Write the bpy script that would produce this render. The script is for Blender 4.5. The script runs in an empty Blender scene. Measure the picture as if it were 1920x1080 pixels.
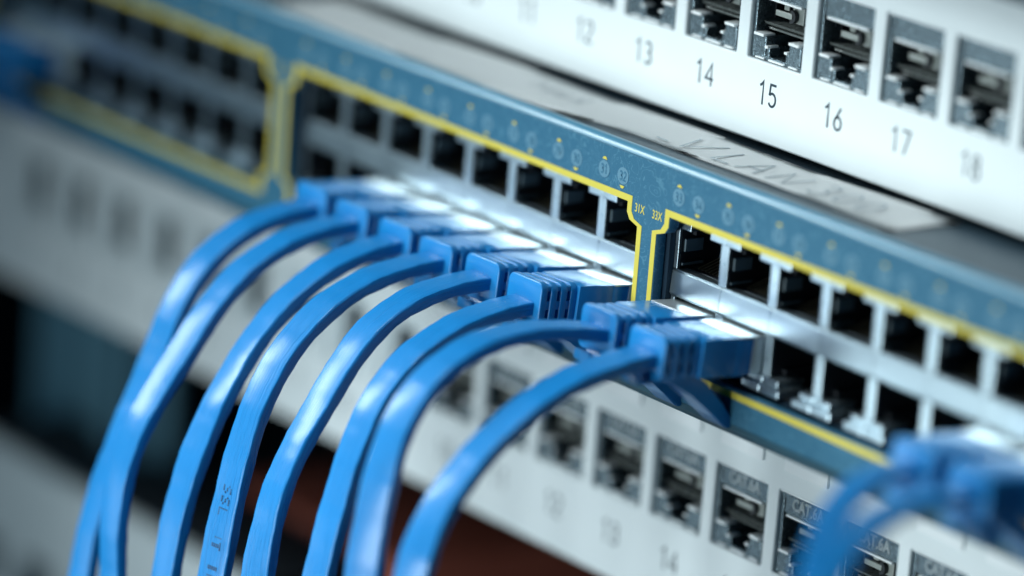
import bpy, bmesh, math, random
from mathutils import Vector, Matrix
random.seed(7)
S = 0.001                      # everything below is written in millimetres
sc = bpy.context.scene
col = sc.collection
# ------------------------------------------------------------------ camera
cam = bpy.data.cameras.new('camera')
cam.sensor_width = 36; cam.lens = 150.97
cam.clip_start = .02; cam.clip_end = 20
cam.dof.use_dof = True; cam.dof.focus_distance = .789; cam.dof.aperture_fstop = 4.4
co = bpy.data.objects.new('camera', cam); col.objects.link(co)
CC = Vector((565.21, -490.01, 230.79))
r_ = Vector((.60051, .79607, .07529)); u_ = Vector((-.25981, .10520, .95991)); d_ = Vector((-.75623, .59600, -.27000))
m = Matrix((r_, u_, -d_)).transposed().to_4x4(); m.translation = CC * S
co.matrix_world = m
sc.camera = co
# ------------------------------------------------------------------ ambient room light
w = bpy.data.worlds.new('World'); sc.world = w; w.use_nodes = True
bg = w.node_tree.nodes['Background']
bg.inputs[0].default_value = (.10, .40, .66, 1); bg.inputs[1].default_value = .10
# ------------------------------------------------------------------ lamps (all off frame)
def lamp(name, direction, dist, sx, sy, watts, colour, target=(-30, -20, 10), spread=180):
    l = bpy.data.lights.new(name, 'AREA'); l.shape = 'RECTANGLE'; l.size = sx; l.size_y = sy
    l.energy = watts; l.color = colour; l.spread = math.radians(spread)
    o = bpy.data.objects.new(name, l); col.objects.link(o)
    dv = Vector(direction).normalized()
    o.location = Vector(target) * S + dv * dist
    o.rotation_euler = dv.to_track_quat('Z', 'Y').to_euler()
    return o
lamp('key_softbox', (-.75, -.52, .42), .8, .14, .30, .27, (.84, .97, 1), (35, -20, 5), 36)
lamp('low_softbox', (-.74, -.62, -.24), .5, .17, .19, .022, (.80, .96, 1), (75, -10, 0), 40)
lamp('top_softbox', (-.12, -.36, .92), .7, .3, .2, .33, (.84, .97, 1.0), (-5, -10, 20), 46)
lamp('front_softbox', (-.02, -.97, -.02), .62, .22, .22, .41, (.83, .97, 1.0), (-15, 0, -75), 52)
sc.view_settings.view_transform = 'Standard'; sc.view_settings.look = 'None'
sc.view_settings.exposure = -.16; sc.view_settings.gamma = 1
sc.render.engine = 'CYCLES'

# ------------------------------------------------------------------ materials
def mat(name, base, rough=.5, metal=0., spec=.5, coat=0., noise=None, bump=None, var=0., uvbump=None, trans=0.):
    mt = bpy.data.materials.new(name); mt.use_nodes = True
    nt = mt.node_tree; b = nt.nodes['Principled BSDF']
    b.inputs['Base Color'].default_value = (*base, 1)
    b.inputs['Roughness'].default_value = rough; b.inputs['Metallic'].default_value = metal
    b.inputs['Specular IOR Level'].default_value = spec
    b.inputs['Coat Weight'].default_value = coat; b.inputs['Coat Roughness'].default_value = .22
    tc = nt.nodes.new('ShaderNodeTexCoord')
    if noise or var:
        n = nt.nodes.new('ShaderNodeTexNoise'); n.inputs['Scale'].default_value = noise or 300
        n.inputs['Detail'].default_value = 6
        nt.links.new(tc.outputs['Object'], n.inputs['Vector'])
        if var:
            mx = nt.nodes.new('ShaderNodeMix'); mx.data_type = 'RGBA'
            mx.inputs[6].default_value = (*[c * (1 - var) for c in base], 1)
            mx.inputs[7].default_value = (*[min(1, c * (1 + var)) for c in base], 1)
            nt.links.new(n.outputs[0], mx.inputs[0]); nt.links.new(mx.outputs[2], b.inputs['Base Color'])
        mr = nt.nodes.new('ShaderNodeMapRange'); mr.inputs[3].default_value = max(0, rough - .12); mr.inputs[4].default_value = min(1, rough + .12)
        nt.links.new(n.outputs[0], mr.inputs[0]); nt.links.new(mr.outputs[0], b.inputs['Roughness'])
    if bump:
        n2 = nt.nodes.new('ShaderNodeTexNoise'); n2.inputs['Scale'].default_value = bump[0]; n2.inputs['Detail'].default_value = 4
        if uvbump:
            mp = nt.nodes.new('ShaderNodeMapping'); mp.inputs['Scale'].default_value = uvbump
            nt.links.new(tc.outputs['UV'], mp.inputs[0]); nt.links.new(mp.outputs[0], n2.inputs['Vector'])
        else:
            nt.links.new(tc.outputs['Object'], n2.inputs['Vector'])
        bp = nt.nodes.new('ShaderNodeBump'); bp.inputs['Strength'].default_value = bump[1]; bp.inputs['Distance'].default_value = bump[2] * S
        nt.links.new(n2.outputs[0], bp.inputs['Height']); nt.links.new(bp.outputs[0], b.inputs['Normal'])
    return mt
M = {}
M['blue'] = mat('blue_cable_jacket', (.002, .205, .54), .46, spec=.25, coat=.36, noise=60, var=.10, bump=(1, .8, .5), uvbump=(.07, 2.6, 1))
M['boot'] = mat('blue_boot_plastic', (.002, .20, .52), .46, spec=.3, coat=.7, noise=200, var=.08, bump=(2600, .25, .05))
M['shield'] = mat('plated_plug_shield', (.80, .84, .85), .33, metal=.85, noise=300, var=.06)
M['nickel'] = mat('nickel_jack_shield', (.50, .60, .66), .31, metal=.95, noise=160, var=.10, bump=(1500, .2, .05))
M['yellow'] = mat('yellow_print', (.62, .50, .06), .55, noise=500, var=.06)
M['black'] = mat('black_plastic', (.010, .012, .016), .45)
M['greyplastic'] = mat('smoke_grey_plastic', (.09, .13, .15), .45, var=.1)
M['gold'] = mat('gold_contact', (.16, .14, .10), .4, metal=.8)
M['white'] = mat('white_powder_coat', (.76, .80, .81), .48, noise=120, var=.02, bump=(2200, .2, .06))
M['whitetab'] = mat('white_label_tab', (.90, .92, .93), .35)
M['ink'] = mat('dark_ink', (.012, .03, .045), .5)
M['softink'] = mat('marker_ink', (.32, .36, .39), .6)
M['paper'] = mat('paper', (.90, .91, .91), .7, noise=90, var=.02, bump=(300, .3, .08))
M['cover'] = mat('steel_cover', (.03, .055, .075), .42, metal=.3, noise=900, var=.15)
M['disc'] = mat('light_pipe_print', (.09, .21, .29), .5, noise=3000, var=.2)
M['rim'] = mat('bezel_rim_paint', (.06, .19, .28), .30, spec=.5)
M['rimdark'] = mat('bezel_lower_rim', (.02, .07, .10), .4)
M['chrome'] = mat('zinc_module_shell', (.17, .22, .25), .24, metal=.8, noise=900, var=.6, bump=(2200, .8, .2))
M['glint'] = mat('painted_glint_edge', (.96, .97, .97), .28, metal=.2)  # near-white strips: the glints on the module edges, put into the colour
M['tan'] = mat('tan_contact_carrier', (.11, .12, .115), .28, noise=400, var=.2)
M['grey'] = mat('pale_grey_paint', (.68, .74, .76), .5, noise=60, var=.05)
M['reflect_face'] = mat('pale_reflection_insert', (.62, .68, .70), .4, noise=200, var=.05)  # pale tone stands in for reflections on the metal module shells
M['letter'] = mat('faint_lettering', (.34, .38, .40), .5)
M['hook'] = mat('cream_contact_spring', (.27, .29, .27), .3, noise=400, var=.2)
M['post'] = mat('rack_post_paint', (.13, .28, .36), .5)
M['redbrown'] = mat('red_brown_paint', (.32, .08, .05), .6, noise=30, var=.2)
M['dark'] = mat('dark_interior', (.012, .016, .022), .7)
M['navy'] = mat('dark_navy_paint', (.012, .03, .05), .6, spec=.2)
M['marks'] = mat('print_on_jacket', (.01, .05, .12), .5)

def bezel_material():
    mt = bpy.data.materials.new('teal_bezel'); mt.use_nodes = True
    nt = mt.node_tree; N = nt.nodes; Lk = nt.links; b = N['Principled BSDF']
    tc = N.new('ShaderNodeTexCoord')
    n = N.new('ShaderNodeTexNoise'); n.inputs['Scale'].default_value = 240; n.inputs['Detail'].default_value = 1
    n.inputs['Distortion'].default_value = 2.2
    Lk.new(tc.outputs['Object'], n.inputs['Vector'])
    # thin squiggles where the noise crosses set levels
    mm = N.new('ShaderNodeMath'); mm.operation = 'MULTIPLY'; mm.inputs[1].default_value = 5
    fr = N.new('ShaderNodeMath'); fr.operation = 'FRACT'
    sb = N.new('ShaderNodeMath'); sb.operation = 'SUBTRACT'; sb.inputs[1].default_value = .5
    ab = N.new('ShaderNodeMath'); ab.operation = 'ABSOLUTE'
    lt = N.new('ShaderNodeMapRange'); lt.inputs[1].default_value = .02; lt.inputs[2].default_value = .10
    lt.inputs[3].default_value = 1; lt.inputs[4].default_value = 0
    Lk.new(n.outputs[0], mm.inputs[0]); Lk.new(mm.outputs[0], fr.inputs[0]); Lk.new(fr.outputs[0], sb.inputs[0])
    Lk.new(sb.outputs[0], ab.inputs[0]); Lk.new(ab.outputs[0], lt.inputs[0])
    sp = N.new('ShaderNodeTexNoise'); sp.inputs['Scale'].default_value = 4200; sp.inputs['Detail'].default_value = 2
    Lk.new(tc.outputs['Object'], sp.inputs['Vector'])
    c1 = N.new('ShaderNodeMix'); c1.data_type = 'RGBA'
    c1.inputs[6].default_value = (.017, .088, .15, 1); c1.inputs[7].default_value = (.034, .145, .235, 1)
    Lk.new(sp.outputs[0], c1.inputs[0])
    c2 = N.new('ShaderNodeMix'); c2.data_type = 'RGBA'; c2.inputs[7].default_value = (.09, .23, .31, 1)
    f = N.new('ShaderNodeMath'); f.operation = 'MULTIPLY'; f.inputs[1].default_value = .55
    Lk.new(lt.outputs[0], f.inputs[0]); Lk.new(f.outputs[0], c2.inputs[0]); Lk.new(c1.outputs[2], c2.inputs[6])
    Lk.new(c2.outputs[2], b.inputs['Base Color'])
    b.inputs['Roughness'].default_value = .5; b.inputs['Specular IOR Level'].default_value = .3
    return mt
M['bezel'] = bezel_material()

# ------------------------------------------------------------------ helpers
def props(o, label=None, cat=None, group=None, kind=None):
    if label: o['label'] = label
    if cat: o['category'] = cat
    if group: o['group'] = group
    if kind: o['kind'] = kind
    return o
def empty(name, loc=(0, 0, 0), label=None, cat=None, group=None):
    o = bpy.data.objects.new(name, None); col.objects.link(o)
    o.location = Vector(loc) * S; o.empty_display_size = .005
    return props(o, label, cat, group)
def link(name, me, parent=None, loc=(0, 0, 0), rot=(0, 0, 0)):
    o = bpy.data.objects.new(name, me); col.objects.link(o)
    o.location = Vector(loc) * S; o.rotation_euler = rot
    if parent: o.parent = parent
    return o
class MB:
    def __init__(s): s.bm = bmesh.new()
    def box(s, x0, x1, y0, y1, z0, z1, bev=0., rot=None, piv=None):
        g = bmesh.ops.create_cube(s.bm, size=1)['verts']
        for v in g:
            v.co = Vector(((x0 + x1) / 2 + v.co.x * (x1 - x0), (y0 + y1) / 2 + v.co.y * (y1 - y0), (z0 + z1) / 2 + v.co.z * (z1 - z0)))
        if bev:
            es = list({e for v in g for e in v.link_edges})
            res = bmesh.ops.bevel(s.bm, geom=es, offset=bev, segments=2, affect='EDGES', profile=.6)
            g = list({v for f in res['faces'] for v in f.verts} | {v for v in g if v.is_valid})
        if rot:
            bmesh.ops.rotate(s.bm, verts=g, cent=piv or (0, 0, 0), matrix=rot)
        return s
    def prism(s, pts, x0, x1):          # pts in (y, z), extruded along x
        a = [s.bm.verts.new((x0, y, z)) for y, z in pts]; b = [s.bm.verts.new((x1, y, z)) for y, z in pts]
        n = len(pts)
        for i in range(n): s.bm.faces.new((a[i], a[(i + 1) % n], b[(i + 1) % n], b[i]))
        s.bm.faces.new(a[::-1]); s.bm.faces.new(b)
        return s
    def cyl(s, c, axis, rad, depth, seg=20):
        q = Vector(axis).to_track_quat('Z', 'Y').to_matrix().to_4x4(); q.translation = Vector(c)
        bmesh.ops.create_cone(s.bm, cap_ends=True, segments=seg, radius1=rad, radius2=rad, depth=depth, matrix=q)
        return s
    def mesh(s, name, mt, smooth=False):
        bmesh.ops.recalc_face_normals(s.bm, faces=s.bm.faces)
        for v in s.bm.verts: v.co *= S
        me = bpy.data.meshes.new(name); s.bm.to_mesh(me); s.bm.free(); me.materials.append(mt)
        if smooth:
            for p in me.polygons: p.use_smooth = True
            me.set_sharp_from_angle(angle=math.radians(50))
        return me
def from_curve(cu, name, mt, mapping):
    o = bpy.data.objects.new('tmp', cu); col.objects.link(o)
    dg = bpy.context.evaluated_depsgraph_get(); dg.update()
    me = bpy.data.meshes.new_from_object(o.evaluated_get(dg)); me.name = name
    bpy.data.objects.remove(o); bpy.data.curves.remove(cu)
    for v in me.vertices: v.co = Vector(mapping(v.co.x, v.co.y, v.co.z)) * S
    me.materials.clear(); me.materials.append(mt)
    bm = bmesh.new(); bm.from_mesh(me); bmesh.ops.remove_doubles(bm, verts=bm.verts, dist=1e-7)
    bmesh.ops.recalc_face_normals(bm, faces=bm.faces); bm.to_mesh(me); bm.free()
    return me
FRONT = lambda y0: (lambda x, y, z: (x, y0 - z, y))      # curve plane -> the rack's front plane
def plate(loops, name, mt, y_front, thick, bevel=0.):
    cu = bpy.data.curves.new('tmp', 'CURVE'); cu.dimensions = '2D'; cu.fill_mode = 'BOTH'
    cu.extrude = thick / 2 - bevel; cu.bevel_depth = bevel; cu.bevel_resolution = 1
    if bevel: cu.offset = -bevel
    for lp in loops:
        sp = cu.splines.new('POLY'); sp.points.add(len(lp) - 1); sp.use_cyclic_u = True
        for p, (x, z) in zip(sp.points, lp): p.co = (x, z, 0, 1)
    return from_curve(cu, name, mt, FRONT(y_front + thick / 2))
def text(s, size, name, mt, mapping, xs=1., align='CENTER', fat=0., ext=.01, shear=0.):
    cu = bpy.data.curves.new('tmp', 'FONT'); cu.body = s; cu.size = size; cu.align_x = align; cu.align_y = 'CENTER'
    cu.extrude = ext; cu.offset = fat; cu.resolution_u = 3; cu.shear = shear
    return from_curve(cu, name, mt, lambda x, y, z: mapping(x * xs, y, z))
def rrect(x0, x1, z0, z1, r, n=4):
    out = []
    for cx, cz, a0 in ((x1 - r, z1 - r, 0), (x0 + r, z1 - r, 90), (x0 + r, z0 + r, 180), (x1 - r, z0 + r, 270)):
        for i in range(n + 1):
            a = math.radians(a0 + 90 * i / n); out.append((cx + r * math.cos(a), cz + r * math.sin(a)))
    return out

def arc(cx, cy, rx, ry, a0, a1, n=12):
    return [(cx + rx * math.cos(math.radians(a0 + (a1 - a0) * i / n)), cy + ry * math.sin(math.radians(a0 + (a1 - a0) * i / n))) for i in range(n + 1)]
GLY = {'0': [arc(.28, .5, .23, .46, 0, 360, 24)], '1': [[(.10, .80), (.22, .86), (.33, 1.0), (.33, 0)]],
 '2': [arc(.28, .72, .23, .25, 160, -30, 10) + [(.05, .04), (.53, .04)]], '3': [arc(.27, .74, .21, .22, 150, -90, 10) + arc(.27, .27, .24, .25, 90, -150, 12)],
 '4': [[(.44, 0), (.44, .97), (.03, .30), (.58, .30)]], '5': [[(.50, .96), (.12, .96), (.08, .54)] + arc(.27, .32, .24, .28, 130, -150, 14)],
 '6': [[(.44, .97), (.14, .50)] + arc(.28, .30, .23, .27, 150, -210, 20)], '7': [[(.03, .96), (.53, .96), (.20, 0)]],
 '8': [arc(.28, .74, .19, .21, 0, 360, 20), arc(.28, .27, .23, .26, 0, 360, 20)], '9': [arc(.28, .70, .23, .27, -30, 330, 20) + [(.12, .03)]],
 'V': [[(0, .95), (.16, 0), (.85, 1.05)]], 'L': [[(.42, 1.0), (.2, 0), (.75, .02)]], 'A': [[(0, 0), (.42, 1), (.62, 0)], [(.12, .36), (.6, .38)]],
 'N': [[(0, 0), (.12, 1.0), (.52, 0), (.72, 1.05)]], '-': [[(0, .45), (.5, .42)]], 'S': [arc(.3, .74, .24, .22, 30, 230, 9) + arc(.28, .26, .24, .24, 60, -150, 10)],
 'C': [arc(.34, .5, .3, .48, 50, 310, 14)], 'E': [[(.5, .98), (.02, 1), (0, 0), (.5, 0)], [(0, .5), (.4, .5)]], ' ': []}
def strokes(s, h, wid, name, mt, mapping, xs=1., adv=.72, align='CENTER', slant=0., ext=.02, jit=0.):
    bm = bmesh.new(); rs = random.Random(5); x0 = 0; lines = []
    for ch in s:
        for ln in GLY[ch]: lines.append([(x0 + (px_ + slant * py_) * xs + rs.uniform(-jit, jit), py_ + rs.uniform(-jit, jit)) for px_, py_ in ln])
        x0 += adv * xs
    tot = x0 - (adv - .56) * xs
    sh = -tot / 2 if align == 'CENTER' else 0
    for ln in lines:
        pts = [Vector(((a + sh) * h, (c - .5) * h)) for a, c in ln]; L_, R_ = [], []
        for i, p in enumerate(pts):
            a = (p - pts[i - 1]).normalized() if i else None; c = (pts[i + 1] - p).normalized() if i < len(pts) - 1 else None
            t = ((a or c) + (c or a)); t = t.normalized() if t.length > .2 else (a or c)
            n = Vector((-t.y, t.x)); k = 1 / max(.55, abs(n.dot(Vector((-(c or a).y, (c or a).x)))))
            L_.append(p + n * wid / 2 * k); R_.append(p - n * wid / 2 * k)
        vl = [[bm.verts.new(mapping(q.x, q.y, zz)) for q in side] for side in (L_, R_) for zz in (ext, -ext)]
        for i in range(len(pts) - 1):
            for q in ((0, 2), (1, 3), (0, 1), (2, 3)): bm.faces.new((vl[q[0]][i], vl[q[0]][i + 1], vl[q[1]][i + 1], vl[q[1]][i]))
        for i in (0, -1): bm.faces.new((vl[0][i], vl[2][i], vl[3][i], vl[1][i]))
    bmesh.ops.recalc_face_normals(bm, faces=bm.faces)
    for v in bm.verts: v.co *= S
    me = bpy.data.meshes.new(name); bm.to_mesh(me); bm.free(); me.materials.append(mt); return me
# ------------------------------------------------------------------ layout numbers
P = 13.97; D = -18.05; GG = 8 * P + .57 * P
def colx(group, j):                     # group 0 left, 1 middle, 2 right; j = 0..7 from the left
    return D + (group - 2) * GG + .285 * P + P / 2 + j * P
YJ = 3.7                                # jack face lies this far behind the bezel

# ================================================================== RACK INTERIOR (setting)
b = MB(); b.box(-620, 420, 460, 470, -420, 300); b.box(-628, -620, -60, 470, -420, 300); b.box(420, 428, 30, 470, -420, 300)
props(link('rack_interior', b.mesh('rack_interior', M['dark'])), kind='structure')
b = MB(); b.box(-620, 420, 30, 460, -425, -420)
props(link('rack_floor', b.mesh('rack_floor', M['dark'])), kind='structure')

# ================================================================== NETWORK SWITCH
sw = empty('network_switch', (D, 0, 0), 'blue-green network switch with yellow outlines round its three banks of ports', 'network switch')
def swpart(name, me, label=None, parent=None):
    o = link(name, me, parent or sw, (0, 0, 0))
    if not parent: o.location = Vector((-D, 0, 0)) * S
    if label: o['label'] = label
    return o
def opening(g, inset=0.):
    a = colx(g, 0) - P / 2 - 1.1 - inset; c = colx(g, 7) + P / 2 + 1.1 + inset
    zt = 34.2 + inset; zb = 7.4 - inset; tw = 3.3; cz = 31.5 + inset * .3; cb = 10.1 - inset * .3
    return [(a + tw, zb), (a + tw, cb - .8), (a + tw - .9, cb + .5), (a, cb + 1.3), (a, cz - 1.3), (a + tw - .9, cz - .5), (a + tw, cz + .8), (a + tw, zt),
            (c - tw, zt), (c - tw, cz + .8), (c - tw + .9, cz - .5), (c, cz - 1.3), (c, cb + 1.3), (c - tw + .9, cb + .5), (c - tw, cb - .8), (c - tw, zb)]
XL, XR = -282, 160
swpart('bezel', plate([[(XL, 1.2), (XR, 1.2), (XR, 43.3), (XL, 43.3)]] + [opening(g) for g in range(3)], 'bezel', M['bezel'], 0, 2.4, .25))
for g in range(3):
    swpart('outline', plate([opening(g, 1.35), opening(g, .1)], 'outline', M['yellow'], -.07, .06))
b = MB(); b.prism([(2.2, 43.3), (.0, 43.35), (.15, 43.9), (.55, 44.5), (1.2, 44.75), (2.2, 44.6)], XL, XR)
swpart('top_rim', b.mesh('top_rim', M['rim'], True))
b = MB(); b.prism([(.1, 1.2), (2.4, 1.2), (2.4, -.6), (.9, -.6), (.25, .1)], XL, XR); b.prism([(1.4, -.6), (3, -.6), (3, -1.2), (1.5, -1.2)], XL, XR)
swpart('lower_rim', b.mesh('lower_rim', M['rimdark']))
b = MB(); b.box(XL, XR, 2.3, 240, 42.9, 44.0); b.box(XL, XR, 3.1, 240, -1, 0); b.box(XL, XL + 1, 3.1, 240, 0, 42.9)
swpart('top_cover', b.mesh('top_cover', M['cover']))
b = MB()
for g in range(3):
    a, c = colx(g, 0) - P / 2, colx(g, 7) + P / 2
    b.box(a - 1.6, a - .05, 2.5, 20, 5, 37); b.box(c + .05, c + 1.6, 2.5, 20, 5, 37)
    b.box(a, c, 4.2, 20, 34.0, 35); b.box(a, c, 3.0, 20, 6.6, 7.5)
swpart('port_bay_liner', b.mesh('port_bay_liner', M['navy']))
b = MB(); b.box(XL, XR, 20.5, 22, .2, 42.8); swpart('light_leak_block', b.mesh('light_leak_block', M['black']))  # unseen black sheet added behind the jacks to stop light leaks
# --- jack: nickel frame with stepped opening (upper row; the lower row is the same part turned over)
H = P / 2
def jack_frame():
    b = MB()
    y0, y1 = 0, .45
    b.box(-H + .02, -H + 1.08, y0, 9, 0, 7.7, .12); b.box(H - 1.08, H - .02, y0, 9, 0, 7.7, .12)
    b.box(-H + .02, -2.75, y0 - .1, 6, 7.75, 9.2, .15); b.box(2.75, H - .02, y0 - .1, 6, 7.75, 9.2, .15)
    b.box(-H + .02, -1.8, y0 + .25, 6, 9.22, 10.3, .12); b.box(1.8, H - .02, y0 + .25, 6, 9.22, 10.3, .12)
    return b.mesh('jack_frame', M['nickel'])
def jack_frame_low():
    b = MB()
    b.box(-H + .02, -H + 1.08, 0, 9, 0, 7.5, .12); b.box(H - 1.08, H - .02, 0, 9, 0, 7.5, .12)
    b.box(-H + .02, -2.9, -.5, 6, 7.55, 8.9, .3); b.box(2.9, H - .02, -.5, 6, 7.55, 8.9, .3)
    b.box(-H + .02, -1.8, -1.2, 6, 8.95, 10.6, .35); b.box(1.8, H - .02, -1.2, 6, 8.95, 10.6, .35)
    return b.mesh('jack_frame', M['nickel'])
def jack_well():
    b = MB(); x = H - 1.1
    b.box(-x - .6, -x, .6, 15, -.3, 10.3); b.box(x, x + .6, .6, 15, -.3, 10.3)
    b.box(-x, x, 15, 15.6, -.3, 10.3); b.box(-x, x, .8, 15, 10.35, 10.8); b.box(-x, x, 2.2, 15, -.4, .1)
    b.box(-x, -x + 1.1, 3, 14, 6.3, 7.7); b.box(x - 1.1, x, 3, 14, 6.3, 7.7)
    return b.mesh('jack_well', M['black'])
def jack_contacts():
    b = MB()
    for i in range(8):
        x = -3.57 + i * 1.02
        b.prism([(3.2, .4), (13, 3.4), (13, 3.1), (3.4, .12)], x - .2, x + .2)
    return b.mesh('contacts', M['gold'])
def jack_spring():
    b = MB(); x = H - 1.1
    b.box(-x + .02, -x + .5, 1.2, 5.5, 3.2, 5.6, .15)
    b.box(-x + .02, -x + .35, .9, 6, .6, 1.1, .1)
    return b.mesh('ground_spring', M['greyplastic'])
JF, JL, JW, JC, JS = jack_frame(), jack_frame_low(), jack_well(), jack_contacts(), jack_spring()
# shelf piece between the two rows
def shelf_mesh():
    b = MB(); x = H - .07
    b.prism([(.15, 5.0), (-.12, 4.7), (-.42, .5), (-.15, .02), (9, .02), (9, 5.0)], -x, x)
    b.box(-H + 1.15, H - 1.15, -.1, 8, 5.02, 5.16, .05)
    return b.mesh('shelf_strip', M['nickel'])
SH = shelf_mesh()
for g in range(3):
    for j in range(8):
        cx = colx(g, j)
        if g == 0 and j < 0: continue
        up = link('jack', JF, sw, (cx - D, YJ, 23.85)); link('well', JW, up); link('contacts', JC, up); link('spring', JS, up)
        lo = link('jack', JL, sw, (cx - D, YJ, 18.6), (0, math.pi, 0)); link('well', JW, lo); link('contacts', JC, lo)
        link('shelf_strip', SH, sw, (cx - D, YJ, 18.72))
# --- port number discs on the bezel
tri_up = plate([[(-.7, 0), (.7, 0), (.3, .5), (-.3, .5)]], 'tick', M['yellow'], -.09, .06)
disc = plate([[(1.62 * math.cos(a * math.pi / 14), 1.62 * math.sin(a * math.pi / 14)) for a in range(28)]], 'number_disc', M['disc'], -.06, .06)
for g in range(3):
    for j in range(8):
        for k in range(2):
            n = g * 16 + j * 2 + 1 + k
            x = colx(g, j) - 2.75 + k * 5.6
            o = link('number_disc', disc, sw, (x - D, 0, 38.55))
            if x < -230 or x > 95: continue
            link('numeral', strokes(str(n), 1.75, .30, 'numeral', M['bezel'], FRONT(-.07), .85), o)
            link('tick', tri_up, o, (0, 0, 1.85) if k == 0 else (0, 0, -1.85), (0, 0 if k == 0 else math.pi, 0))
for g in range(3):
    for s, xx in (('%dX' % (g * 16 + 15), D + (g - 1) * GG - 2.55), ('%dX' % (g * 16 + 17), D + (g - 1) * GG + 2.55)):
        if g < 2: swpart('port_code', text(s, 2.35, 'port_code', M['yellow'], (lambda X: lambda x, y, z: (X + x, -.03 - z, 33.6 + y))(xx), .72, fat=.02))

# ================================================================== PAPER LABEL on the switch
def paper_mesh():
    bm = bmesh.new(); n = 40
    front = [(-150, .9), (-106, 1.3), (-72, 2.6), (-51, 3.6), (-37.5, 6.0), (-30, 6.8), (3.7, 7.2), (39.2, 6.9)]
    def fy(x):
        for (a, ya), (c, yc) in zip(front, front[1:]):
            if x <= c: t = max(0, (x - a) / (c - a)); t = t * t * (3 - 2 * t); return ya + (yc - ya) * t
        return front[-1][1]
    rows = []
    for i in range(n + 1):
        x = -150 + 189 * i / n
        y0 = fy(x); y1 = 20.2 + 2.2 * i / n
        rows.append([bm.verts.new((x + k / 6 * 1.6, y0 + (y1 - y0) * k / 6, 44.3 + .16 * math.sin(x * .11 + k * .8) + .10)) for k in range(7)])
    for a, c in zip(rows, rows[1:]):
        for k in range(6): bm.faces.new((a[k], c[k], c[k + 1], a[k + 1]))
    bmesh.ops.solidify(bm, geom=bm.faces[:], thickness=-.1)
    bmesh.ops.recalc_face_normals(bm, faces=bm.faces)
    for v in bm.verts: v.co *= S
    me = bpy.data.meshes.new('paper_label'); bm.to_mesh(me); bm.free(); me.materials.append(M['paper'])
    for p in me.polygons: p.use_smooth = True
    return me
pl = link('paper_label', paper_mesh())
props(pl, 'long white paper strip with handwriting lying on top of the network switch', 'paper label')
def top_map(X, Y): return lambda x, y, z: (X + x, Y + y, 44.68 + z)
link('handwriting', strokes('-', 7, .5, 'handwriting', M['softink'], top_map(-28.5, 9.6), 1.0, align='LEFT'), pl)
link('handwriting', strokes('VLAN', 7.6, .48, 'handwriting', M['softink'], top_map(-22.6, 12.6), 1.15, .98, 'LEFT', -.15, jit=.02), pl)
link('handwriting', strokes('300', 7.6, .48, 'handwriting', M['softink'], top_map(12.5, 13.6), 1.0, .8, 'LEFT', -.1, jit=.02), pl)
link('handwriting', strokes('NVLN', 3.6, .35, 'handwriting', M['softink'], top_map(-71, 13), 1.3, .95, 'LEFT', -.1, jit=.22), pl)

# ================================================================== PATCH PANELS
PP = 18.27; YP = 22.0; PX = -12.0; WW = 7.55; WH = 16.4
def portx(n): return PX + OFF + (n - 15) * PP
OFF = -.4
def module_meshes():
    b = MB()   # shell, local x centre, z from window bottom, y 0 = panel face
    b.box(-WW + .15, -6.6, .8, 14, .1, WH - .1, .15); b.box(6.6, WW - .15, .8, 14, .1, WH - .1, .15)
    b.box(-6.6, 6.6, .9, 14, .12, .95, .12)
    b.box(-6.55, 6.55, 1.0, 6, 11.9, WH - .15, .2)
    b.box(-6.55, -3.25, .6, 9, .98, 4.7, .22); b.box(3.25, 6.55, .6, 9, .98, 4.7, .22)
    b.box(-3.2, -2.3, .8, 9, .98, 2.75, .15); b.box(2.3, 3.2, .8, 9, .98, 2.75, .15)
    shell = b.mesh('shell', M['chrome'])
    b = MB()
    b.box(-6.35, -3.45, .0, 3, 4.5, 5.1, .28); b.box(3.45, 6.35, .0, 3, 4.5, 5.1, .28)
    b.box(-3.22, -2.25, .2, 3, 2.5, 3.08, .27); b.box(2.25, 3.22, .2, 3, 2.5, 3.08, .27)
    b.box(-5.6, 5.6, .55, 1.4, 11.5, 11.95, .15); b.box(-5.9, -3.4, .5, 1.1, .25, .55, .1); b.box(-2.2, 2.2, .5, 1.1, .25, .6, .1); b.box(3.4, 5.9, .5, 1.1, .25, .55, .1)
    b.box(-WW + .2, WW - .2, .25, 1.2, WH - .3, WH - .02, .08)
    edge = b.mesh('glint_edge', M['glint'], True)
    b = MB()
    b.box(-6.6, 6.6, 14, 14.6, 0, WH); b.box(-6.6, 6.6, 6, 14, 11.6, 12.1); b.box(-6.6, -6.2, 5, 14, 1, 12); b.box(6.2, 6.6, 5, 14, 1, 12)
    well = b.mesh('well', M['black'])
    b = MB()
    b.prism([(2.6, 6.4), (2.2, 7.0), (9.5, 8.0), (9.5, 6.3)], -6.1, 6.1)
    b.prism([(2.3, 5.75), (2.2, 6.15), (7.5, 6.1), (7.5, 5.7)], -4.6, 6.1)
    carrier = b.mesh('contact_carrier', M['tan'])
    b = MB()
    b.box(.4, 3.6, 3.2, 3.7, 7.9, 11.2, .15); b.box(-3.6, 1.0, 2.5, 3.1, 8.5, 9.6, .2); b.box(-2.2, -.8, 3.3, 3.7, 9.7, 11.3, .15); b.box(4.2, 5.6, 3.4, 3.9, 7.9, 11.2, .1)
    for i in range(6):
        b.box(-3.1 + i * 1.2, -2.7 + i * 1.2, 5.6, 9, 7.2, 8.2)
    hook = b.mesh('contact_spring', M['hook'])
    b = MB()
    for i in range(10):
        a = math.radians(-80 + i * 18); q = Vector((1.0 + 1.0 * math.cos(a), 2.4, 9.15 + .95 * math.sin(a)))
        b.box(q.x - .28, q.x + .28, 2.2, 3.0, q.z - .28, q.z + .28)
    arc = b.mesh('slot', M['black'])
    return shell, edge, well, carrier, hook, arc
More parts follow.
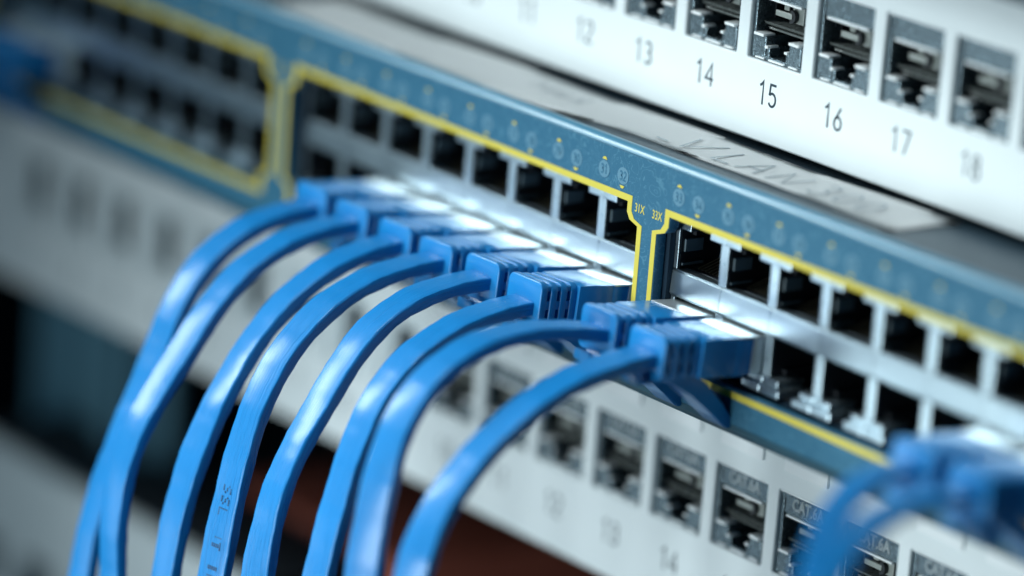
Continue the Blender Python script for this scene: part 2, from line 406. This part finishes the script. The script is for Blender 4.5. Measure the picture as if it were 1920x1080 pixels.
MSH = module_meshes()
def reflection_insert_meshes():  # slotted pale faces with the shells' bright reflection put into the colour
    b = MB()
    b.box(-WW + .15, -3.1, .9, 2, .1, WH - .1, .3); b.box(3.1, WW - .15, .9, 2, .1, WH - .1, .3)
    b.box(-3.08, 3.08, .95, 2, .1, 2.6, .2); b.box(-3.08, 3.08, .95, 2, 14, WH - .1, .2)
    sh = b.mesh('shell', M['reflect_face'])
    b = MB(); b.box(-3.3, 3.3, 1.9, 9, 2.4, 14.2); return sh, b.mesh('well', M['black'])
BSH = reflection_insert_meshes()
MT = text('CAT.6A', 3.2, 'lettering', M['letter'], lambda x, y, z: (x, .98 - z, 14.1 + y), .82, fat=.06, ext=.12)
LT = MB(); LT.box(-6.1, 6.1, -.7, .3, 0, 7.5, .45); LTM = LT.mesh('label_tab', M['whitetab'], True)
def panel(z_port, z_bot, z_num, z_top, label, rng, name_tabs):
    global OFF
    OFF = 1.6 if name_tabs else -.4
    xl, xr = PX - 2.5 * PP - 241, PX - 2.5 * PP + 241
    pnl = empty('patch_bay', (PX - 2.5 * PP, YP, z_bot), label, 'patch panel')
    n_z = z_num; off = Vector((-(PX - 2.5 * PP), -YP, -z_bot))
    holes = [rrect(portx(n) - WW, portx(n) + WW, z_port, z_port + WH, .35, 2) for n in range(1, 25)]
    fp = link('face_plate', plate([[(xl, z_bot), (xr, z_bot), (xr, z_top), (xl, z_top)]] + holes, 'face_plate', M['white'], YP, 1.6, .3), pnl, off)
    b = MB(); b.prism([(YP + .2, z_bot + .6), (YP + .5, z_bot - .2), (YP + 1.4, z_bot - .55), (YP + 40, z_bot - .55), (YP + 40, z_bot), (YP + 1.4, z_bot + .3)], xl, xr)
    link('lower_flange', b.mesh('lower_flange', M['white'], True), pnl, off)
    b = MB(); b.prism([(YP + 1.7, z_top), (YP + 40, z_top), (YP + 40, z_top - .6), (YP + 1.7, z_top - .6)], xl, xr); b.box(xl, xr, YP + 39, YP + 40, z_bot + .1, z_top - .7)
    link('rear_shell', b.mesh('rear_shell', M['navy']), pnl, off)
    for n in range(1, 25):
        if n not in rng: continue
        if name_tabs and n <= 9:
            jm = link('reflection_insert', BSH[0], pnl, Vector((portx(n), YP, z_port)) + off); link('well', BSH[1], jm)
        else: jm = link('jack_module', MSH[0], pnl, Vector((portx(n), YP, z_port)) + off)
        if not (name_tabs and n <= 9):
          for nm, me in zip(('glint_edge', 'well', 'contact_carrier', 'contact_spring', 'slot'), MSH[1:]): link(nm, me, jm)
        if name_tabs and n > 9: link('lettering', MT, jm)
        link('port_number', strokes(str(n), 4.4, .46, 'port_number', M['ink'], (lambda X: lambda x, y, z: (X + x, YP - .02 - z, z_num + y))(portx(n) - (.9 if n_z > 0 else .6)), .92), pnl, off)
        if name_tabs: link('label_tab', LTM, pnl, Vector((portx(n), YP, z_port + WH + 4.0)) + off)
    return pnl
panel(60.9, 46.0, 55.2, 88.4, 'white patch panel with empty numbered ports above the network switch', range(8, 20), False)
panel(-33.5, -50.4, -40.9, -2.2, 'white patch panel with empty ports and blank label tabs below the network switch', range(1, 20), True)

# ================================================================== PATCH CABLES
def catmull(pts, step=1.6):
    P4 = [Vector(p) for p in pts]; P4 = [P4[0] * 2 - P4[1]] + P4 + [P4[-1] * 2 - P4[-2]]
    out = []
    for i in range(1, len(P4) - 2):
        a, b_, c, d = P4[i - 1:i + 3]; n = max(2, int((c - b_).length / step))
        for k in range(n):
            t = k / n
            out.append((.5 * ((2 * b_) + (c - a) * t + (2 * a - 5 * b_ + 4 * c - d) * t * t + (3 * b_ - a - 3 * c + d) * t ** 3), (i - 1 + t)))
    out.append((P4[-2], len(pts) - 1)); return out
def cord_mesh(pts, twist, wd=6.6, th=2.2, mt=None):
    samp = catmull(pts)
    # smooth a little
    co_ = [p for p, _ in samp]
    for _ in range(14):
        co_ = [co_[0]] + [(co_[i - 1] + co_[i] * 2 + co_[i + 1]) / 4 for i in range(1, len(co_) - 1)] + [co_[-1]]
    tws = []
    for _, k in samp:
        j = int(min(k, len(twist) - 1.001)); tws.append(twist[j] + (twist[min(j + 1, len(twist) - 1)] - twist[j]) * min(1, k - j))
    for _ in range(30): tws = [tws[0]] + [(tws[i - 1] + tws[i] * 2 + tws[i + 1]) / 4 for i in range(1, len(tws) - 1)] + [tws[-1]]
    sec = rrect(-wd / 2, wd / 2, -th / 2, th / 2, .42, 4); ns = len(sec)
    per = [0]
    for i in range(ns): a = sec[i]; c = sec[(i + 1) % ns]; per.append(per[-1] + math.dist(a, c))
    bm = bmesh.new(); uv = bm.loops.layers.uv.new('uv'); rings = []; ln = [0]; frames = []
    rs = random.Random(int(pts[0][0] * 10)); ph = [rs.uniform(0, 6) for _ in range(3)]
    for i, p in enumerate(co_):
        t = (co_[min(i + 1, len(co_) - 1)] - co_[max(i - 1, 0)]).normalized()
        if i: ln.append(ln[-1] + (co_[i] - co_[i - 1]).length)
        tw = math.radians(tws[i])
        side = Vector((1, 0, 0)); side = (side - t * side.dot(t)).normalized(); up = side.cross(t) * -1
        s2 = side * math.cos(tw) + up * math.sin(tw); u2 = up * math.cos(tw) - side * math.sin(tw)
        frames.append((p.copy(), t, s2, u2))
        wob = .06 * math.sin(ln[-1] * .55 + ph[0]) + .05 * math.sin(ln[-1] * 1.3 + ph[1])
        rings.append([bm.verts.new(p + s2 * (a * (1 + .02 * math.sin(ln[-1] * .4 + ph[2]))) + u2 * (c * (1 + wob))) for a, c in sec])
    for i in range(len(rings) - 1):
        for k in range(ns):
            f = bm.faces.new((rings[i][k], rings[i][(k + 1) % ns], rings[i + 1][(k + 1) % ns], rings[i + 1][k]))
            for lp, (uu, vv) in zip(f.loops, ((ln[i], per[k]), (ln[i], per[k + 1]), (ln[i + 1], per[k + 1]), (ln[i + 1], per[k]))): lp[uv].uv = (uu, vv)
    bm.faces.new(rings[0][::-1]); bm.faces.new(rings[-1])
    bmesh.ops.recalc_face_normals(bm, faces=bm.faces)
    for v in bm.verts: v.co *= S
    me = bpy.data.meshes.new('cord'); bm.to_mesh(me); bm.free(); me.materials.append(mt or M['blue'])
    for p in me.polygons: p.use_smooth = True
    return me, frames, rings
# plug pieces; origin at the jack face centre of the plug, -y comes out of the rack
b = MB(); b.box(-5.85, 5.85, -10.6, -2.3, -3.2, 4.05, .3); b.box(-5.85, 5.85, -2.8, -.35, -3.2, 3.66, .1); b.box(-5.55, 5.55, -3, 3.6, -3.1, 3.6, .2); PB = b.mesh('plug_body', M['boot'], True)
b = MB(); b.box(-5.75, 5.75, -2.25, 9, 3.72, 4.12, .12); b.box(-5.82, -5.57, 1.2, 9, -3.2, 3.7, .08); b.box(5.57, 5.82, 1.2, 9, -3.2, 3.7, .08); PS = b.mesh('plug_shield', M['shield'], True)
b = MB()
b.box(-4.2, 4.2, -18.2, -10.4, -3.2, 3.7, .4)                                  # core
b.box(-4.95, 4.95, -17.9, -10.5, -.5, 1.1, .12)                                # mid rail joining the ribs
b.box(-4.95, 4.95, -17.9, -10.5, -3.5, -2.2, .12)
b.box(-4.95, 4.95, -17.9, -10.5, 2.8, 3.95, .5)
BC = b.mesh('boot', M['boot'], True)
def rib_mesh(thick, w, zt, zb):
    cu = bpy.data.curves.new('tmp', 'CURVE'); cu.dimensions = '2D'; cu.fill_mode = 'BOTH'
    cu.extrude = thick / 2 - .22; cu.bevel_depth = .22; cu.bevel_resolution = 2; cu.offset = -.22
    lp = rrect(-w, w, zb, zt, 1.5, 5); sp = cu.splines.new('POLY'); sp.points.add(len(lp) - 1); sp.use_cyclic_u = True
    for p, (x, z) in zip(sp.points, lp): p.co = (x, z, 0, 1)
    me = from_curve(cu, 'rib', M['boot'], FRONT(0))
    for p in me.polygons: p.use_smooth = True
    me.set_sharp_from_angle(angle=math.radians(50))
    return me
RB = rib_mesh(1.5, 5.2, 4.35, -3.6); RE = rib_mesh(1.5, 5.1, 4.55, -3.7)
b = MB()
pr = [(-17.5, -3.0), (-14, -3.7), (-9.5, -6.3), (-4.6, -10.6), (-.9, -13.8), (.9, -14.0), (.9, -12.6), (-2.0, -9.2), (-6.4, -4.4), (-9.5, -2.6), (-14, -2.2)]
b.prism(pr, -3.1, 3.1)
bmesh.ops.bevel(b.bm, geom=b.bm.edges[:], offset=.3, segments=2, affect='EDGES')
TG = b.mesh('latch_tab', M['boot'], True)
b = MB(); b.cyl((0, -17.6, -4.0), (1, 0, 0), .9, 5.0, 14); b.box(-2.3, 2.3, -21, -17.4, -4.9, -4.1, .3)
b.box(-2.2, 2.2, -21.6, -20.9, -4.9, -3.0, .25)
CL = b.mesh('latch_clip', M['boot'], True)
TILT = math.radians(-4.0)
def patch_cable(x, pts, twist, label, group, wd=6.6, th=2.2, tab=True):
    z0 = 14.3
    t = empty('patch_cable', (x, 0, z0), label, 'network cable', group)
    pv = [Vector((px_, y, z)) - Vector((x, 0, z0)) for px_, y, z in pts]
    pv[0].y = -17.2
    me, line, rings = cord_mesh(pv, twist, wd, th)
    link('cord', me, t)
    rs = random.Random(int(x * 7)); ry = rs.uniform(-.018, .018); rz = rs.uniform(-.02, .02); tl = TILT + rs.uniform(-.015, .015); sy = rs.uniform(-.35, .3)
    body = link('plug_body', PB, t, (0, sy, 0), (tl, ry, rz)); link('plug_shield', PS, body)
    boot = link('boot', BC, t, (0, sy, 0), (tl, ry, rz))
    for k in range(3): link('rib', RB, boot, (0, -11.3 - k * 2.28, 0))
    link('rib', RE, boot, (0, -18.1, 0))
    if tab: link('latch_tab', TG, t); link('latch_clip', CL, t, (0, 0, 0), (TILT, 0, 0))
    return t, me, line
C = {
 6.7: [(-18.0, 15.4), (-25.8, 14.8), (-37.5, 12.4), (-45.3, 8.5), (-51.9, 4.2), (-57.2, -.7), (-61.4, -5.7), (-64.2, -10.2), (-65.9, -15), (-66.9, -20), (-67.4, -40), (-66, -70)],
 -7.3: [(-18.0, 15.7), (-27.2, 17.4), (-38.0, 18.1), (-47.3, 16.4), (-54.9, 12.6), (-60.0, 7.4), (-62.8, 1.5), (-64.3, -4.0), (-65.6, -12), (-67.0, -24), (-67.5, -45), (-66, -75)],
 -28.8: [(-18.4, 15.3), (-26.4, 14.8), (-35.8, 12.4), (-43.7, 8.5), (-48.9, 3.9), (-52.6, -2), (-55.9, -10.3), (-58.3, -19.4), (-61.1, -31.7), (-63, -50), (-64, -80)],
 -42.8: [(-18.0, 16.1), (-25.9, 15.9), (-34.9, 14.1), (-41.8, 10.6), (-47.2, 5.4), (-51.3, -1.2), (-56.0, -8.2), (-60.6, -16.1), (-63.2, -25.5), (-64.7, -36), (-66, -55), (-66, -85)],
 -56.7: [(-17.6, 16.0), (-24.5, 15.9), (-33.5, 14.4), (-41.2, 11.4), (-47.1, 7.4), (-52.3, 2.2), (-56.0, -4), (-59.0, -11), (-61.9, -23), (-64.8, -40.3), (-66, -60), (-66, -90)],
 -70.7: [(-17.5, 15.9), (-24.4, 15.4), (-32.8, 13.1), (-39.8, 9.4), (-45.7, 4.4), (-50.9, -1.8), (-55.3, -8.7), (-58.5, -14.5), (-61.9, -23), (-64.6, -33.2), (-66.1, -44.8), (-67, -62), (-67, -90)],
 -84.7: [(-17.7, 16.2), (-25.9, 16.0), (-34.4, 14.0), (-42.1, 10.3), (-47.8, 5.4), (-52.7, -.6), (-57.0, -7.2), (-61.4, -13.1), (-65.3, -19), (-68.0, -26.5), (-69.2, -35.0), (-69.2, -42), (-68.6, -50), (-67, -70), (-66, -95)],
 -98.65: [(-18.1, 15.8), (-23.8, 15.6), (-32.4, 13.9), (-38.6, 10.8), (-43.7, 6.6), (-47.6, 1.4), (-50.4, -4.8), (-53.6, -12.8), (-57.7, -22.0), (-61.4, -30.6), (-64.3, -39.5), (-65.9, -46.9), (-66.9, -54), (-68, -75), (-68, -100)],
}
TW = {
 6.7: [0, 0, 0, 2, 2, 0, 4, 12, 18, 20, 20, 20], -7.3: [0, -3, -3, 0, 2, 4, 8, 14, 18, 22, 22, 20],
 -28.8: [0, 0, 0, 2, 4, 4, 2, 5, 8, 10, 10], -42.8: [0, 0, 0, 3, 6, 4, -2, -4, 6, 16, 20, 20],
 -56.7: [0, 0, 0, 2, 8, 8, 4, 4, 10, 18, 20, 20], -70.7: [0, 0, 0, 0, -4, -4, -4, 6, 8, 2, 2, 2, 2],
 -84.7: [0, 0, 0, 2, 4, 6, 8, 6, 4, 2, 0, 0, 0, 0, 0], -98.65: [0, 0, 2, 4, 6, 6, 6, 4, 2, 0, 0, 0, 0, 0, 0],
}
LB = {
 6.7: 'blue flat patch cable with the nearest ribbed plug, second right of the divider',
 -7.3: 'blue flat patch cable plugged in just right of the divider marked 31X and 33X',
 -28.8: 'blue flat patch cable with sharp ribbed boot just left of the yellow divider',
 -42.8: 'blue flat patch cable in the second bottom port left of the divider marked 31X',
 -56.7: 'blue flat patch cable with small dotted print low on its cord',
 -70.7: 'blue flat patch cable next left of the one with dotted print',
 -84.7: 'blue flat patch cable lying over the leftmost cord, plug fifth left of the divider',
 -98.65: 'leftmost blue flat patch cable of the hanging row, farthest plug, partly behind its neighbour',
}
GRP = 'blue patch cables hanging from the bottom row of switch ports'
for x in C:
    t, me, line = patch_cable(x, [(x, y, z) for y, z in C[x]], [-q for q in TW[x]], LB[x], GRP, {6.7: 6.8, -7.3: 6.8}.get(x, 6.4), {6.7: 2.5, -7.3: 2.4}.get(x, 2.5))
    if x == -56.7:
        # dotted ink print along the outer face of this cord: glyphs made of dots
        GL = {'S': ['0111', '1000', '0110', '0001', '1110'], 'L': ['1000', '1000', '1000', '1000', '1111'], 'T': ['1111', '0110', '0110', '0110', '0110'],
              'I': ['0110', '0110', '0110', '0110', '0110'], 'F': ['1111', '1000', '1110', '1000', '1000'], ' ': ['0000'] * 5, 'J': ['0011', '0001', '0001', '1001', '0110']}
        bm = bmesh.new(); cum = 0; acc = []
        for i in range(1, len(line)): acc.append((cum, line[i - 1], line[i])); cum += (line[i][0] - line[i - 1][0]).length
        def at(sv):
            for c0, a, c in acc:
                L_ = (c[0] - a[0]).length
                if sv <= c0 + L_: f = (sv - c0) / L_; return [a[q].lerp(c[q], f) for q in range(4)]
            return line[-1]
        s0 = next(c0 for c0, a, c in acc if a[0].z < -21.5 - 14.3)   # arc length where the print begins
        sv = s0
        for ch in 'SSL JT IF':
            for ci in range(4):
                for ri in range(5):
                    if GL[ch][ri][ci] == '1':
                        p, t_, s2, u2 = at(sv + ci * .40)
                        t_ = t_.normalized(); s2 = s2.normalized(); u2 = u2.normalized()
                        if u2.y > 0: u2 = -u2
                        q = p + s2 * ((2 - ri) * .46 + .1) + u2 * 1.26
                        mm_ = Matrix((s2, t_, u2)).transposed().to_4x4(); mm_.translation = q
                        bmesh.ops.create_cube(bm, size=.27, matrix=mm_ @ Matrix.Diagonal((1, 1, .5, 1)))
            sv += 2.15
        for v in bm.verts: v.co *= S
        mk = bpy.data.meshes.new('printed_marks'); bm.to_mesh(mk); bm.free(); mk.materials.append(M['marks'])
        cord = [c for c in t.children if c.name.startswith('cord')][0]
        link('printed_marks', mk, cord)
# out-of-focus cables at the right edge, plugged in further along and looping out towards the room
GR = 'out-of-focus blue cables at the right edge'
patch_cable(colx(2, 6), [(colx(2, 6), -18, 15.5), (77, -26, 16.2), (79.5, -34, 15.0), (83.5, -41, 13.6), (88, -47, 12.0), (97, -57, 8.6), (104, -63.5, 1), (106, -67, -8), (106.5, -69, -18)], [0, 0, -5, -10, -20, -25, -25, -20, -20],
            'blurred blue patch cable at the right, its cord nearer the middle', GR, 5, 2)
patch_cable(colx(2, 7), [(colx(2, 7), -18, 15.5), (91.5, -29, 16.5), (95, -41, 16.8), (100, -52, 15.6), (105, -61, 13.0), (111, -69, 8.5), (115.5, -73, 3), (119, -76, -12)], [0, 0, -5, -10, -20, -25, -25, -20],
            'blurred blue patch cable at the right edge, nearer the corner', GR, 5, 2)
GL_ = 'out-of-focus dark blue cables at the left edge'
for j, lab in ((0, 'very blurred blue patch cable plug cut off by the left edge of the picture'), (1, 'very blurred dark blue patch cable at the left end, nearer the yellow line')):
    x = colx(0, j)
    patch_cable(x, [(x, -18, 15.5), (x - 1, -26, 14), (x - 4, -36, 12), (x - 10, -46, 7), (x - 20, -54, -3), (x - 34, -58, -20), (x - 50, -60, -45)], [0] * 7, lab, GL_)

# ================================================================== THINGS BEHIND AND AROUND
t = empty('rack_device', (-60, 22, -150), 'pale grey rack device below the lower patch panel, blurred at bottom left', 'rack device')
o_ = Vector((60, -22, 150))
b = MB(); b.box(-298, -168, 22, 26, -150, -93, .8); link('front_panel', b.mesh('front_panel', M['grey'], True), t, o_)
b = MB(); b.box(-296, -172, 26.2, 260, -149, -94); link('housing', b.mesh('housing', M['dark']), t, o_)
for k in range(3):
    b = MB(); b.box(-288 + k * 24, -276 + k * 24, 21, 23, -128, -116, .5); link('port_cover', b.mesh('port_cover', M['navy']), t, o_)
t = empty('rack_post', (-262, 52, -420), 'dark teal upright rack post behind the panels at the left', 'rack post')
b = MB()
b.prism([(52, -419), (52, 120), (54, 120), (54, -419)], -312, -250)
b.prism([(54, -419), (54, 120), (95, 120), (95, -419)], -312, -309); b.prism([(46, -419), (46, 120), (52, 120), (52, -419)], -272, -266); b.prism([(44, -419), (44, 120), (52, 120), (52, -419)], -258, -255)
link('post_channel', b.mesh('post_channel', M['post']), t, Vector((262, -52, 420)))
t = empty('equipment_box', (-180, 60, -300), 'reddish brown box deep in the dark gap behind the hanging cables', 'box')
o_ = Vector((180, -60, 300))
b = MB(); b.box(-228, -162, 60, 180, -300, -94, 3); link('box_body', b.mesh('box_body', M['redbrown'], True), t, o_)
b = MB(); b.box(-230, -160, 58, 182, -100, -91, 1.5); link('box_lid', b.mesh('box_lid', M['redbrown'], True), t, o_)
t = empty('upper_rack_device', (-60, 4, 89.5), 'dark navy rack device above the upper patch panel, just cutting the top right corner', 'rack device')
o_ = Vector((60, -4, -89.5))
b = MB(); b.box(-300, 182, 10, 14, 88.9, 132, 1); link('front_panel', b.mesh('front_panel', M['navy'], True), t, o_)
b = MB(); b.box(-298, 180, 14.1, 240, 90.2, 131); link('housing', b.mesh('housing', M['navy']), t, o_)
